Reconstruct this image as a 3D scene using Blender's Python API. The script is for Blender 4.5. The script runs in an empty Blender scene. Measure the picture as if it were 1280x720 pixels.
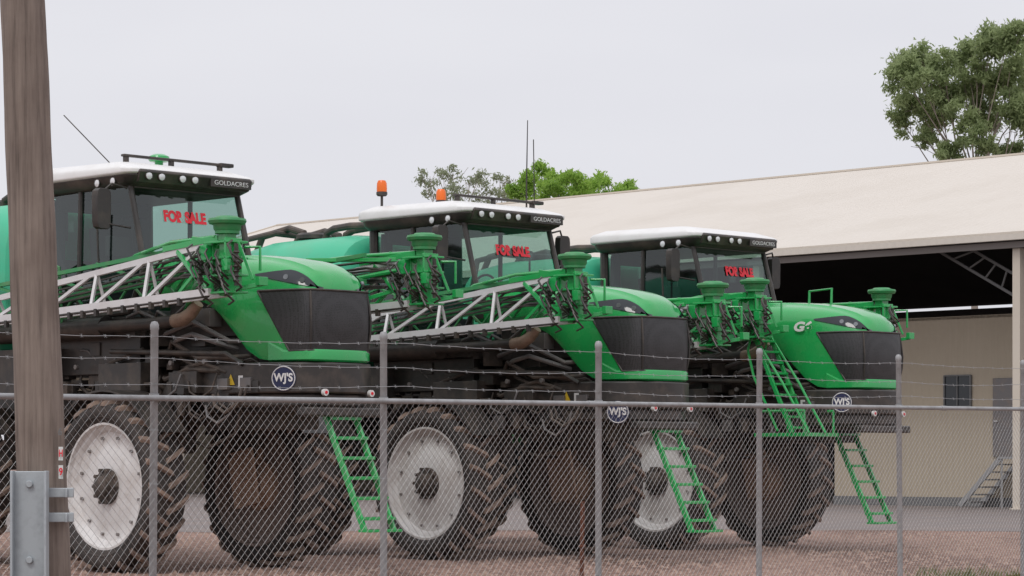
import bpy, math, random
from mathutils import Vector, Matrix
random.seed(7)
scn = bpy.context.scene
col = scn.collection
R = math.radians
F = 3200.0; HY = 575.0; EYE = 1.26
def at(px, py, D): return Vector(((px-640)*D/F, D, EYE+(HY-py)*D/F))

# ------------------------------------------------------------ materials
MATS = {}
def mat(name, c, rough=.5, metal=0, dirt=None, dfac=.3, dscale=3, bump=0, bscale=40, spec=.5, coat=0, lo=.45, hi=.7):
    m = bpy.data.materials.new(name); m.use_nodes = True
    nt = m.node_tree; N = nt.nodes; L = nt.links
    b = N['Principled BSDF']
    b.inputs['Base Color'].default_value = (*c, 1); b.inputs['Roughness'].default_value = rough
    b.inputs['Metallic'].default_value = metal
    b.inputs['Specular IOR Level'].default_value = spec
    b.inputs['Coat Weight'].default_value = coat
    tc = N.new('ShaderNodeTexCoord')
    if dirt:
        n = N.new('ShaderNodeTexNoise'); n.inputs['Scale'].default_value = dscale; n.inputs['Detail'].default_value = 8; n.inputs['Roughness'].default_value = .65
        L.new(tc.outputs['Object'], n.inputs['Vector'])
        r = N.new('ShaderNodeMapRange'); r.inputs['From Min'].default_value = lo; r.inputs['From Max'].default_value = hi
        r.inputs['To Min'].default_value = dfac*.25; r.inputs['To Max'].default_value = dfac
        L.new(n.outputs['Fac'], r.inputs['Value'])
        mx = N.new('ShaderNodeMixRGB'); mx.inputs['Color1'].default_value = (*c, 1); mx.inputs['Color2'].default_value = (*dirt, 1)
        L.new(r.outputs['Result'], mx.inputs['Fac']); L.new(mx.outputs['Color'], b.inputs['Base Color'])
        r2 = N.new('ShaderNodeMapRange'); r2.inputs['To Min'].default_value = rough; r2.inputs['To Max'].default_value = min(1, rough+.5)
        L.new(r.outputs['Result'], r2.inputs['Value']); L.new(r2.outputs['Result'], b.inputs['Roughness'])
    if bump:
        n2 = N.new('ShaderNodeTexNoise'); n2.inputs['Scale'].default_value = bscale; n2.inputs['Detail'].default_value = 4
        L.new(tc.outputs['Object'], n2.inputs['Vector'])
        bp = N.new('ShaderNodeBump'); bp.inputs['Strength'].default_value = bump; bp.inputs['Distance'].default_value = .02
        L.new(n2.outputs['Fac'], bp.inputs['Height']); L.new(bp.outputs['Normal'], b.inputs['Normal'])
    MATS[name] = m
    return m
dust = (.33, .25, .19)
mat('green', (.007, .36, .08), .25, dirt=dust, dfac=.10, dscale=2.5, coat=.5)
mat('green_dull', (.010, .25, .075), .45, dirt=dust, dfac=.3, dscale=6)
mat('mint', (.035, .48, .27), .4, dirt=dust, dfac=.2, dscale=2)
mat('white', (.76, .76, .75), .35, dirt=dust, dfac=.18, dscale=3)
mat('rim_white', (.72, .71, .70), .45, dirt=(.28,.21,.16), dfac=.5, dscale=3.5, bump=.1)
mat('silver', (.68, .68, .69), .42, .15, dirt=dust, dfac=.25, dscale=5)
mat('galv', (.40, .41, .42), .5, .4, dirt=(.22,.21,.20), dfac=.6, dscale=9)
mat('zinc', (.42, .46, .48), .5, .4, dirt=(.33,.35,.37), dfac=.6, dscale=14)
mat('wire', (.45, .45, .45), .5, .3)
mat('black', (.016, .017, .018), .38, dirt=dust, dfac=.22, dscale=4)
mat('black_dirty', (.03, .028, .026), .55, dirt=(.21,.155,.12), dfac=.6, dscale=4)
mat('grey_metal', (.16, .16, .165), .4, .4, dirt=dust, dfac=.4, dscale=5)
mat('rubber', (.018, .017, .017), .75, dirt=(.14,.105,.085), dfac=.45, dscale=2.5, bump=.2, lo=.4, hi=.8)
mat('lug', (.115, .084, .07), .9, dirt=(.34,.245,.19), dfac=.85, dscale=3, bump=.4, lo=.36, hi=.66)
mat('mud', (.50, .34, .25), .85, dirt=(.25,.17,.12), dfac=.6, dscale=5, bump=.4)
mat('inner_rim', (.22, .175, .155), .8, dirt=(.34,.25,.20), dfac=.5, dscale=4)
mat('rim_bolt', (.2, .18, .17), .6)
mat('exhaust', (.36, .27, .21), .5, .5, dirt=(.14,.09,.06), dfac=.6, dscale=9)
mat('red', (.72, .012, .03), .5)
mat('paper', (.62, .66, .64), .6)
mat('navy', (.012, .018, .07), .4)
mat('orange', (.85, .16, .015), .25)
mat('lens', (.75, .76, .78), .12, .1)
mat('lamp_dark', (.22, .23, .24), .15, .6)
mat('seat_cloth', (.04, .04, .045), .8)
mat('timber', (.21, .165, .135), .85)
mat('cream', (.60, .54, .46), .55, dirt=(.42,.36,.30), dfac=.35, dscale=.4)
mat('roofsheet', (.62, .57, .505), .5, dirt=(.50,.455,.40), dfac=.5, dscale=.25)
mat('tan', (.44, .375, .285), .6, dirt=(.34,.285,.21), dfac=.35, dscale=.5)
mat('fascia', (.20, .18, .17), .6)
mat('shed_shade', (.06, .056, .053), .8, dirt=(.04,.04,.04), dfac=.6, dscale=.5)  # near-black colour stands in for the shade inside the open shed
mat('steel_grey', (.14, .14, .14), .6)
mat('step_metal', (.30, .30, .30), .6, .3)
mat('rust', (.16, .06, .035), .85, dirt=(.07,.03,.02), dfac=.7, dscale=20)
mat('bark', (.34, .29, .25), .8, dirt=(.16,.12,.1), dfac=.8, dscale=1.2)
mat('stone', (.27, .17, .135), .9, dirt=(.42,.32,.26), dfac=.9, dscale=6)
mat('grass', (.10, .13, .045), .8, dirt=(.22,.18,.09), dfac=.8, dscale=3)
mat('yellow', (.65,.45,.03), .5)
def leafmat(name, a, b_):
    m = mat(name, a, .55, dirt=b_, dfac=1, dscale=.9, lo=.35, hi=.65)
    b = m.node_tree.nodes['Principled BSDF']
    nt = m.node_tree
    tr = nt.nodes.new('ShaderNodeBsdfTranslucent'); tr.inputs['Color'].default_value = (*[min(1, x*1.5) for x in b_], 1)
    mx = nt.nodes.new('ShaderNodeMixShader'); mx.inputs[0].default_value = .45
    out = [n for n in nt.nodes if n.type == 'OUTPUT_MATERIAL'][0]
    nt.links.new(b.outputs[0], mx.inputs[1]); nt.links.new(tr.outputs[0], mx.inputs[2]); nt.links.new(mx.outputs[0], out.inputs[0])
leafmat('gum_leaf', (.12, .165, .07), (.29, .35, .17))
leafmat('sparse_leaf', (.15, .18, .11), (.28, .31, .20))
leafmat('bright_leaf', (.11, .22, .03), (.28, .43, .08))
def glassmat(name, tint):
    m = bpy.data.materials.new(name); m.use_nodes = True; nt = m.node_tree; N = nt.nodes; L = nt.links
    N.remove(N['Principled BSDF']); out = [n for n in N if n.type == 'OUTPUT_MATERIAL'][0]
    t = N.new('ShaderNodeBsdfTransparent'); t.inputs[0].default_value = (*tint, 1)
    gl = N.new('ShaderNodeBsdfGlossy'); gl.inputs['Roughness'].default_value = .04; gl.inputs[0].default_value = (.85,.9,.9,1)
    lw = N.new('ShaderNodeLayerWeight'); lw.inputs['Blend'].default_value = .5
    pw = N.new('ShaderNodeMath'); pw.operation = 'POWER'; pw.inputs[1].default_value = 4; L.new(lw.outputs['Facing'], pw.inputs[0])
    ma = N.new('ShaderNodeMath'); ma.operation = 'MULTIPLY_ADD'; ma.inputs[1].default_value = .9; ma.inputs[2].default_value = .08; L.new(pw.outputs[0], ma.inputs[0])
    mx = N.new('ShaderNodeMixShader'); L.new(ma.outputs[0], mx.inputs[0]); L.new(t.outputs[0], mx.inputs[1]); L.new(gl.outputs[0], mx.inputs[2])
    L.new(mx.outputs[0], out.inputs[0]); MATS[name] = m
glassmat('glass', (.52, .68, .62))
mat('dark_glass', (.02, .025, .03), .08)
m = mat('grille', (.03, .031, .032), .4); nt = m.node_tree
tc = nt.nodes.new('ShaderNodeTexCoord'); vo = nt.nodes.new('ShaderNodeTexVoronoi'); vo.inputs['Scale'].default_value = 55; vo.inputs['Randomness'].default_value = .35
cr = nt.nodes.new('ShaderNodeValToRGB'); cr.color_ramp.elements[0].position = .2; cr.color_ramp.elements[0].color = (.010,.010,.010,1); cr.color_ramp.elements[1].position = .5; cr.color_ramp.elements[1].color = (.034,.034,.036,1)
nt.links.new(tc.outputs['Object'], vo.inputs['Vector']); nt.links.new(vo.outputs['Distance'], cr.inputs[0]); nt.links.new(cr.outputs[0], nt.nodes['Principled BSDF'].inputs['Base Color'])
def ribs(name, rotz, scale, strength=.5):
    m = MATS[name]; nt = m.node_tree; N = nt.nodes; L = nt.links
    tc = N.new('ShaderNodeTexCoord'); mp = N.new('ShaderNodeMapping'); mp.inputs['Rotation'].default_value[2] = rotz
    w = N.new('ShaderNodeTexWave'); w.inputs['Scale'].default_value = scale; w.bands_direction = 'X'
    bp = N.new('ShaderNodeBump'); bp.inputs['Strength'].default_value = strength; bp.inputs['Distance'].default_value = .03
    L.new(tc.outputs['Object'], mp.inputs[0]); L.new(mp.outputs[0], w.inputs[0]); L.new(w.outputs['Fac'], bp.inputs['Height'])
    L.new(bp.outputs['Normal'], N['Principled BSDF'].inputs['Normal'])
ribs('roofsheet', R(43.6), 1.2, .35); ribs('tan', R(43.6), 1.6, .4)

# ------------------------------------------------------------ mesh builder
class MB:
    def __init__(s): s.v = []; s.f = []; s.m = []; s.mi = 0
    def face(s, idx): s.f.append(tuple(idx)); s.m.append(s.mi)
    def box(s, c, d, rot=None):
        c = Vector(c); b = len(s.v)
        for i in (-.5, .5):
            for j in (-.5, .5):
                for k in (-.5, .5):
                    p = Vector((i*d[0], j*d[1], k*d[2]))
                    if rot: p = rot @ p
                    s.v.append(c+p)
        for q in ((0,1,3,2),(4,6,7,5),(0,4,5,1),(2,3,7,6),(0,2,6,4),(1,5,7,3)): s.face([b+i for i in q])
        return s
    def bar(s, p, q, w, h=None, up=Vector((0,0,1))):
        h = h or w; p = Vector(p); q = Vector(q); d = (q-p)
        z = d.normalized(); x = z.cross(up)
        if x.length < 1e-3: x = z.cross(Vector((1,0,0)))
        x.normalize(); y = x.cross(z)
        rot = Matrix((x, y, z)).transposed()
        return s.box((p+q)/2, (w, h, d.length), rot)
    def tube(s, pts, r, n=8, cap=True):
        pts = [Vector(p) for p in pts]; rs = r if isinstance(r, (list, tuple)) else [r]*len(pts)
        b = len(s.v); prev = None
        for i, p in enumerate(pts):
            d = (pts[min(i+1, len(pts)-1)]-pts[max(i-1, 0)]).normalized()
            if prev is None:
                x = d.cross(Vector((0,0,1)))
                if x.length < .05: x = d.cross(Vector((1,0,0)))
            else: x = prev - d*prev.dot(d)
            x.normalize(); prev = x; y = d.cross(x)
            for k in range(n):
                a = 2*math.pi*k/n; s.v.append(p+(x*math.cos(a)+y*math.sin(a))*rs[i])
        for i in range(len(pts)-1):
            for k in range(n):
                k2 = (k+1) % n; s.face((b+i*n+k, b+i*n+k2, b+(i+1)*n+k2, b+(i+1)*n+k))
        if cap:
            s.face([b+k for k in range(n)][::-1]); s.face([b+(len(pts)-1)*n+k for k in range(n)])
        return s
    def lathe(s, prof, n=32, c=(0,0,0), axis='Z'):      # prof: (r, h)
        b = len(s.v); c = Vector(c)
        for r, h in prof:
            for k in range(n):
                a = 2*math.pi*k/n
                if axis == 'Z': s.v.append(c+Vector((r*math.cos(a), r*math.sin(a), h)))
                elif axis == 'Y': s.v.append(c+Vector((r*math.cos(a), h, r*math.sin(a))))
                else: s.v.append(c+Vector((h, r*math.cos(a), r*math.sin(a))))
        for i in range(len(prof)-1):
            for k in range(n):
                k2 = (k+1) % n; s.face((b+i*n+k, b+i*n+k2, b+(i+1)*n+k2, b+(i+1)*n+k))
        return s
    def disc(s, c, nrm, r, t, n=20):
        c = Vector(c); nrm = Vector(nrm).normalized(); return s.tube([c, c+nrm*t], r, n)
    def prism(s, poly, z0, z1):
        b = len(s.v); n = len(poly)
        for z in (z0, z1):
            for x, y in poly: s.v.append(Vector((x, y, z)))
        for k in range(n): s.face((b+k, b+(k+1) % n, b+n+(k+1) % n, b+n+k))
        s.face([b+k for k in range(n)][::-1]); s.face([b+n+k for k in range(n)])
        return s
    def quad(s, a, b, c, d):
        k = len(s.v); s.v += [Vector(a), Vector(b), Vector(c), Vector(d)]; s.face((k, k+1, k+2, k+3)); return s
    def loft(s, rings, cap=True, close=True):
        b = len(s.v); n = len(rings[0])
        for r in rings: s.v += [Vector(p) for p in r]
        for i in range(len(rings)-1):
            for k in range(n if close else n-1):
                k2 = (k+1) % n; s.face((b+i*n+k, b+i*n+k2, b+(i+1)*n+k2, b+(i+1)*n+k))
        if cap: s.face([b+k for k in range(n)][::-1]); s.face([b+(len(rings)-1)*n+k for k in range(n)])
        return s
    def mesh(s, name, mats, smooth=35):
        me = bpy.data.meshes.new(name); me.from_pydata([tuple(v) for v in s.v], [], s.f)
        for m in mats: me.materials.append(MATS[m])
        me.polygons.foreach_set('material_index', s.m)
        import bmesh
        bm = bmesh.new(); bm.from_mesh(me); bmesh.ops.recalc_face_normals(bm, faces=bm.faces); bm.to_mesh(me); bm.free()
        if smooth:
            me.polygons.foreach_set('use_smooth', [True]*len(me.polygons)); me.set_sharp_from_angle(angle=R(smooth))
        me.update(); return me
def link(name, me, parent=None, loc=None, bevel=0):
    o = bpy.data.objects.new(name, me); col.objects.link(o)
    if parent: o.parent = parent
    if loc: o.location = loc
    if bevel:
        b = o.modifiers.new('bevel', 'BEVEL'); b.width = bevel; b.segments = 2; b.limit_method = 'ANGLE'; b.angle_limit = R(40); b.harden_normals = False
    return o
CACHE = {}
def part(name, mats, fn, parent, loc=(0,0,0), bevel=0, key=None, smooth=35):
    key = key or name
    if key not in CACHE:
        mb = MB(); fn(mb); CACHE[key] = mb.mesh(name, mats if isinstance(mats, (list, tuple)) else [mats], smooth)
    return link(name, CACHE[key], parent, loc, bevel)
def empty(name, loc, rz, label, cat, group=None):
    o = bpy.data.objects.new(name, None); col.objects.link(o); o.location = loc; o.rotation_euler = (0,0,rz)
    o['label'] = label; o['category'] = cat
    if group: o['group'] = group
    return o
def text(name, s, size, m, origin, right, up, parent, width=None, bold=0, ext=.002, shear=0):
    key = 'txt_'+s+str(size)+str(width)+m
    if key not in CACHE:
        cu = bpy.data.curves.new('t', 'FONT'); cu.body = s; cu.size = size; cu.align_x = 'CENTER'; cu.align_y = 'CENTER'; cu.offset = bold; cu.extrude = ext; cu.shear = shear
        to = bpy.data.objects.new('t', cu); col.objects.link(to); bpy.context.view_layer.update()
        me = bpy.data.meshes.new_from_object(to); bpy.data.objects.remove(to)
        if width:
            w = max(v.co.x for v in me.vertices)-min(v.co.x for v in me.vertices)
            for v in me.vertices: v.co.x *= width/w
        me.materials.clear(); me.materials.append(MATS[m]); CACHE[key] = me
    o = bpy.data.objects.new(name, CACHE[key]); col.objects.link(o); o.parent = parent
    right = Vector(right).normalized(); up = Vector(up).normalized(); n = right.cross(up)
    M = Matrix((right, up, n)).transposed().to_4x4(); M.translation = Vector(origin); o.matrix_local = M
    return o
def lerp_tab(tab, x):
    if x <= tab[0][0]: return tab[0][1:]
    for a, b in zip(tab, tab[1:]):
        if x <= b[0]:
            t = (x-a[0])/(b[0]-a[0]); return tuple(p+(q-p)*t for p, q in zip(a[1:], b[1:]))
    return tab[-1][1:]

# ------------------------------------------------------------ wheel
RT = .985
def f_rim(mb):
    mb.mi = 0
    mb.lathe([(.715,-.20),(.715,-.215),(.69,-.215),(.675,-.17),(.64,-.155),(.61,-.12),(.50,-.10),(.42,-.13),(.25,-.15),(.10,-.15),(.0,-.15)], 48, axis='Y')
    mb.mi = 2
    for k in range(12):
        a = 2*math.pi*(k+.5)/12; mb.tube([(math.cos(a)*.555, -.112, math.sin(a)*.555), (math.cos(a)*.555, -.14, math.sin(a)*.555)], .018, 8)
    mb.mi = 1
    mb.lathe([(.0,.09),(.25,.09),(.42,.11),(.50,.12),(.56,.09),(.62,.10),(.64,.155),(.675,.17),(.69,.225),(.72,.24),(.735,.22)], 48, axis='Y')
def f_tyre(mb):
    mb.mi = 0
    mb.lathe([(.70,-.20),(.73,-.225),(.80,-.262),(.87,-.265),(.915,-.24),(.93,-.2),(.935,0),(.93,.2),(.915,.24),(.87,.265),(.80,.262),(.73,.225),(.70,.20)], 56, axis='Y')
    mb.lathe([(.765,-.25),(.775,-.262),(.79,-.264)], 56, axis='Y')
    mb.mi = 1
    n = 21
    for k in range(n):
        for sgn in (-1, 1):
            th = 2*math.pi*(k+(.5 if sgn > 0 else 0))/n
            st = [(-.02, 0, RT, .92), (.10, .065, RT, .92), (.20, .125, RT-.008, .92), (.262, .16, RT-.04, .90), (.270, .17, .925, .90)]
            rings = []
            for y, sk, ro, ri in st:
                dt = .030
                ring = []
                for r_, d_ in ((ri, -dt*1.25), (ro, -dt*.8), (ro, dt*.8), (ri, dt*1.25)):
                    a = th+sk+d_; ring.append((r_*math.cos(a), sgn*y, r_*math.sin(a)))
                rings.append(ring)
            mb.loft(rings)
def f_hub(mb):
    mb.lathe([(.20,-.15),(.20,-.18),(.15,-.19),(.12,-.20),(.12,-.27),(.09,-.29),(0,-.29)], 24, axis='Y')
    for k in range(10):
        a = 2*math.pi*k/10; mb.tube([(math.cos(a)*.185, -.17, math.sin(a)*.185), (math.cos(a)*.185, -.23, math.sin(a)*.185)], .024, 6)
def f_motor(mb):
    mb.lathe([(0,.08),(.30,.08),(.30,.16),(.24,.18),(.22,.30),(0,.30)], 20, axis='Y')
    mb.box((-.05,.42,.08), (.44,.03,.66), Matrix.Rotation(.2,3,'Y')); mb.box((.12,.2,.28), (.3,.2,.3))
    mb.tube([(-.1,.25,0),(-.08,.42,.1)], .08, 10)
def wheel(root, x, y, left, rot=0):
    o = part('wheel', ['rim_white','inner_rim','rim_bolt'], f_rim, root, (x, y, RT-.02))
    o.rotation_euler = (0, 0, math.pi+rot if left else rot)
    t = part('tyre', ['rubber','lug'], f_tyre, o); t.rotation_euler = (0, random.random()*6, 0)
    part('hub', 'black_dirty', f_hub, o); part('wheel_motor', 'mud', f_motor, o)
    return o

# ------------------------------------------------------------ sprayer body
HOOD = [(-.2,3.57,3.12,.70),(.5,3.575,3.10,.70),(.9,3.565,3.02,.695),(1.15,3.55,2.90,.69),(1.4,3.53,2.68,.675),(1.62,3.505,2.46,.65),(1.8,3.48,2.36,.62),(2.0,3.44,2.335,.58),(2.2,3.38,2.33,.53),(2.33,3.315,2.33,.48),(2.40,3.25,2.335,.44),(2.44,3.17,2.35,.40),(2.455,3.12,2.36,.36)]
SHOULDER = [(0,0),(.008,.5),(.035,.55),(.05,.68),(.085,.82),(.14,.91),(.22,.965),(.30,.99),(.5,1)]
def side_y(x, z):
    zt, zb, hw = lerp_tab(HOOD, x); return hw*lerp_tab(SHOULDER, max(0, zt-z))[0]
def mir(p): return p+[(x, -y) for x, y in reversed(p[:-1])]
def f_hood(mb):
    rings = []
    xs = [-.2+i*(2.655)/44 for i in range(45)]
    for x in xs:
        zt, zb, hw = lerp_tab(HOOD, x)
        half = [(-hw*.95, zb), (-hw*.985, zb+.1*(zt-zb)), (-hw, zb+.5*(zt-zb)), (-hw*.99, zt-.30), (-hw*.965, zt-.22), (-hw*.91, zt-.14), (-hw*.82, zt-.085), (-hw*.68, zt-.05), (-hw*.55, zt-.035), (-hw*.5,zt-.008), (-hw*.25, zt)]
        rings.append([(x, y, z) for y, z in half]+[(x, 0, zt+.008)]+[(x, -y, z) for y, z in reversed(half)])
    mb.loft(rings)
    # chin lip that sweeps round under the grille
    P = [(1.95,-.60),(2.15,-.56),(2.32,-.505),(2.42,-.455),(2.475,-.38),(2.50,-.25),(2.51,0)]
    rings = []
    for z, g in ((2.325,-.03),(2.345,0),(2.43,.0),(2.455,-.02)):
        rings.append([(x+g*.6, y-(g if y < 0 else 0), z+(.10 if x < 2.0 and z > 2.4 else 0)) for x, y in P]+[(x+g*.6, -y+g, z+(.10 if x < 2.0 and z > 2.4 else 0)) for x, y in reversed(P[:-1])])
    mb.loft(rings)
def hood_wall(x0, x1, off):
    pts = []
    n = 10
    for i in range(n+1):
        x = x0+(2.38-x0)*i/n; hw = lerp_tab(HOOD, x)[2]; pts.append((x+off*.35, -hw-off))
    pts += [(2.418+off*.7, -.425-off*.7), (2.445+off, -.38), (2.458+off, -.30), (2.468+off, -.15), (2.472+off, 0)]
    return pts
def f_grille(mb):
    rows = []
    for z, xs, bo in ((2.44,2.22,.004),(2.56,2.15,.018),(2.70,2.07,.030),(2.84,1.98,.030),(2.98,1.88,.018),(3.05,1.83,.008),(3.09,1.80,.002)):
        rows.append([(x, y, z) for x, y in mir(hood_wall(xs, 2.44, bo))])
    mb.loft(rows, cap=False, close=False)
def f_grille_frame(mb):
    lo = [(x, y, 2.44) for x, y in mir(hood_wall(2.22, 2.44, .008))]; hi = [(x, y, 3.10) for x, y in mir(hood_wall(1.80, 2.44, .006))]
    mb.tube(lo, .012, 6); mb.tube(hi, .012, 6)
    mb.tube([lo[0], hi[0]], .012, 6); mb.tube([lo[-1], hi[-1]], .012, 6)
    for s_ in (-1, 1): mb.tube([(2.43, s_*.405, 2.45), (2.46, s_*.425, 2.62), (2.468, s_*.43, 2.78), (2.45, s_*.42, 2.95), (2.425, s_*.405, 3.1)], .014, 6)
def f_headlight(sg):
    def f(mb):
        rows = [[], [], []]
        n = 14
        for i in range(n+1):
            t = i/n; x = 1.74+(2.445-1.74)*t; zt = lerp_tab(HOOD, x)[0]
            lo = 3.27-.15*t; hi = min(lo+.015+.12*min(1, t*1.8), zt-.07)
            for r_, z in enumerate((lo, (lo+hi)/2, hi)): rows[r_].append((x+.004, sg*(side_y(x, z)+.012), z+.004))
        mb.loft(rows, cap=False, close=False)
    return f
def f_hlens(sg, x):
    def f(mb):
        z = 3.245-.22*(x-2.1); mb.disc((x, sg*(side_y(x, z)-.005), z), (.45, sg, .3), .030, .025, 14)
    return f
BUMP = [(.95,-.74),(2.02,-.74),(2.42,-.47),(2.53,-.2),(2.54,0)]
def f_bumper(mb):
    poly = mir(BUMP)
    mb.prism(poly, 1.98, 2.315)
    lowp = [(x-.04 if x > 1 else x, y*.96) for x, y in poly]
    mb.prism(lowp, 1.84, 1.975)
    mb.box((2.44, 0, 1.78), (.16, 1.1, .10))
def f_chassis(mb):
    for s_ in (-1, 1): mb.box((-1.35, s_*.38, 1.92), (7.4, .12, .26))
    for x in (-4.8, -3.4, -2, -.8, .6, 1.9): mb.box((x, 0, 1.92), (.14, .7, .2))
    mb.box((.9, 0, 2.35), (1.9, .9, .75)); mb.box((1.0, 0, 2.85), (1.7, 1.1, .45))
    mb.box((-1.1, 0, 2.5), (1.9, 1.5, .5))
def f_belly(mb):
    mb.box((-2.2, 0, 1.45), (2.2, .95, .62)); mb.box((-.9, .1, 1.55), (.5, .7, .4)); mb.box((1.1, 0, 1.70), (1.3, .6, .2))
    rr = random.Random(8)
    for k in range(14):
        mb.box((rr.uniform(-3,-.3), rr.uniform(-.5,.5), rr.uniform(1.4,1.7)), (rr.uniform(.15,.4), rr.uniform(.1,.3), rr.uniform(.1,.3)))
    for k in range(8):
        x = rr.uniform(-3, .4); y = rr.uniform(-.55,.55); mb.tube([(x,y,1.75),(x+.1,y*1.1,1.5),(x+.5,y*1.1,1.4),(x+.9,y,1.55),(x+1,y,1.8)], .022, 6)
def f_clutter(mb):
    rr = random.Random(3)
    for s_ in (-1, 1):
        for k in range(48):
            x = rr.uniform(-1.9, 1.9); z = rr.uniform(2.0, 3.0) if x < 1.0 else rr.uniform(1.95, 2.25)
            mb.mi = rr.choice((0, 0, 0, 1, 1, 2))
            mb.box((x, s_*rr.uniform(.45, .70), z), (rr.uniform(.08,.32), rr.uniform(.08,.25), rr.uniform(.05,.22)))
        for k in range(34):
            x = rr.uniform(-1.9, .9); z = rr.uniform(1.82, 2.35); mb.mi = rr.choice((0, 0, 1, 1, 2))
            mb.box((x, s_*rr.uniform(.66, .86), z), (rr.uniform(.05,.22), rr.uniform(.04,.14), rr.uniform(.05,.2)))
        for k in range(30):
            x = rr.uniform(-1.9, .8); z = rr.uniform(2.1, 3.0); L_ = rr.uniform(.4, 1.2); y = s_*rr.uniform(.62, .84)
            mb.mi = rr.choice((0, 1, 1, 2))
            mb.tube([(x, y, z), (x+.08, y*1.05, z+rr.uniform(-.05,.08)), (x+L_*.5, y*1.06, z+rr.uniform(-.12,.12)), (x+L_, y, z+rr.uniform(-.2,.2)), (x+L_+.06, y*.7, z-.1)], rr.uniform(.012,.030), 6)
        for k in range(18):
            x = rr.uniform(-1.9, 1.4); y = s_*rr.uniform(.72, .92); z = rr.uniform(1.85, 2.2); mb.mi = rr.choice((0, 1, 2))
            mb.tube([(x, y, z), (x+.06, y*1.03, z-.12), (x+.25, y*1.04, z-.2), (x+.42, y, z-.1), (x+.46, y*.95, z+.08)], rr.uniform(.010,.02), 6)
    mb.mi = 0
    for s_ in (-1, 1):
        mb.tube([(-3.0, s_*.92, 2.78), (-.55, s_*.92, 2.78)], .13, 14)
        mb.box((-2.3, s_*.8, 2.3), (1.3, .35, .55)); mb.box((-.3, s_*.78, 2.2), (.8, .3, .32)); mb.box((.75, s_*.74, 2.12), (.5, .2, .24))
        mb.tube([(-.5, s_*.9, 2.5), (1.5, s_*.82, 2.42), (1.7, s_*.75, 2.3)], .03, 8)
    mb.mi = 2
    for s_ in (-1, 1):
        for k in range(5): mb.tube([(-1.2+k*.6, s_*.86, 2.34), (-1.2+k*.6, s_*.9, 2.34)], .03, 10)
def f_exhaust(mb):
    mb.mi = 1; mb.tube([(-.6,-.98,2.78),(.4,-1.0,2.78),(.85,-1.0,2.80)], .07, 12)
    mb.mi = 0; mb.tube([(.82,-1.0,2.795),(.98,-1.0,2.81),(1.10,-.99,2.87),(1.2,-.97,2.98)], [.078,.078,.072,.066], 12)
def f_axle(x, yn, yf):
    def f(mb):
        mb.box((x, (yn+yf)/2, 1.78), (.26, yf-yn-.5, .24))
        for y in (yn+.36, yf-.36):
            mb.box((x, y, 1.56), (.20, .14, .62)); mb.box((x+.16, y, 1.7), (.08, .1, .5))
            mb.tube([(x-.2, y, 1.25), (x-.2, y, 1.9)], .045, 10)
            mb.tube([(x+.3, y, 1.6), (x+.16, y, 1.3), (x-.2, y*.9, 1.3)], .025, 8)
    return f
def f_fender(mb):
    rings = []
    for i in range(13):
        a = R(35+110*i/12); r = 1.09
        rings.append([(r*math.cos(a), -.24, .965+r*math.sin(a)-.03), (r*math.cos(a), .24, .965+r*math.sin(a)-.03), (r*1.02*math.cos(a), .24, .965+r*1.02*math.sin(a)-.03), (r*1.02*math.cos(a), -.24, .965+r*1.02*math.sin(a)-.03)])
    mb.loft(rings)
CW = .80
def f_cabframe(mb):
    A = lambda x, y, z: Vector((x, y, z))
    for s_ in (-1, 1):
        mb.tube([A(-.02, s_*CW*.98, 3.45), A(-.30, s_*CW*.97, 4.42)], .035, 8)
        mb.tube([A(-1.25, s_*CW*1.02, 2.9), A(-1.22, s_*CW, 4.42)], .03, 8)
        mb.tube([A(-2.0, s_*CW*.96, 2.9), A(-2.02, s_*CW*.96, 4.42)], .06, 8)
        mb.tube([A(-.02, s_*CW*.98, 3.45), A(-.25, s_*CW*1.02, 2.95), A(-1.25, s_*CW*1.02, 2.9), A(-2.0, s_*CW*.96, 2.9)], .035, 8)
        mb.box((-1.1, s_*.72, 2.78), (1.9, .2, .22))
        mb.tube([A(-.75, s_*.88, 3.3), A(-.77, s_*.9, 4.1)], .014, 6)
    mb.box((-1.05, 0, 2.72), (2.0, 1.5, .14)); mb.box((-2.0, 0, 3.25), (.08, 1.45, .8)); mb.box((-.12, 0, 3.30), (.2, 1.4, .28))
    mb.box((-.32, 0, 4.40), (.08, 1.5, .06)); mb.box((-1.1, 0, 4.40), (1.7, 1.5, .05))
def f_glass(mb):
    c = CW*.99
    mb.quad((-.03,-c,3.46),(-.03,c,3.46),(-.30,c*.97,4.4),(-.30,-c*.97,4.4))
    for s_ in (-1, 1):
        mb.quad((-.07,s_*c*1.01,3.44),(-.3,s_*c*.99,4.4),(-1.21,s_*c,4.4),(-1.24,s_*c*1.02,2.95))
        mb.quad((-1.27,s_*c*1.02,2.95),(-1.24,s_*c,4.4),(-2.0,s_*c*.96,4.4),(-1.98,s_*c*.96,2.95))
    mb.quad((-2.0,-c*.9,3.55),(-2.0,c*.9,3.55),(-2.02,c*.9,4.4),(-2.02,-c*.9,4.4))
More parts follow.
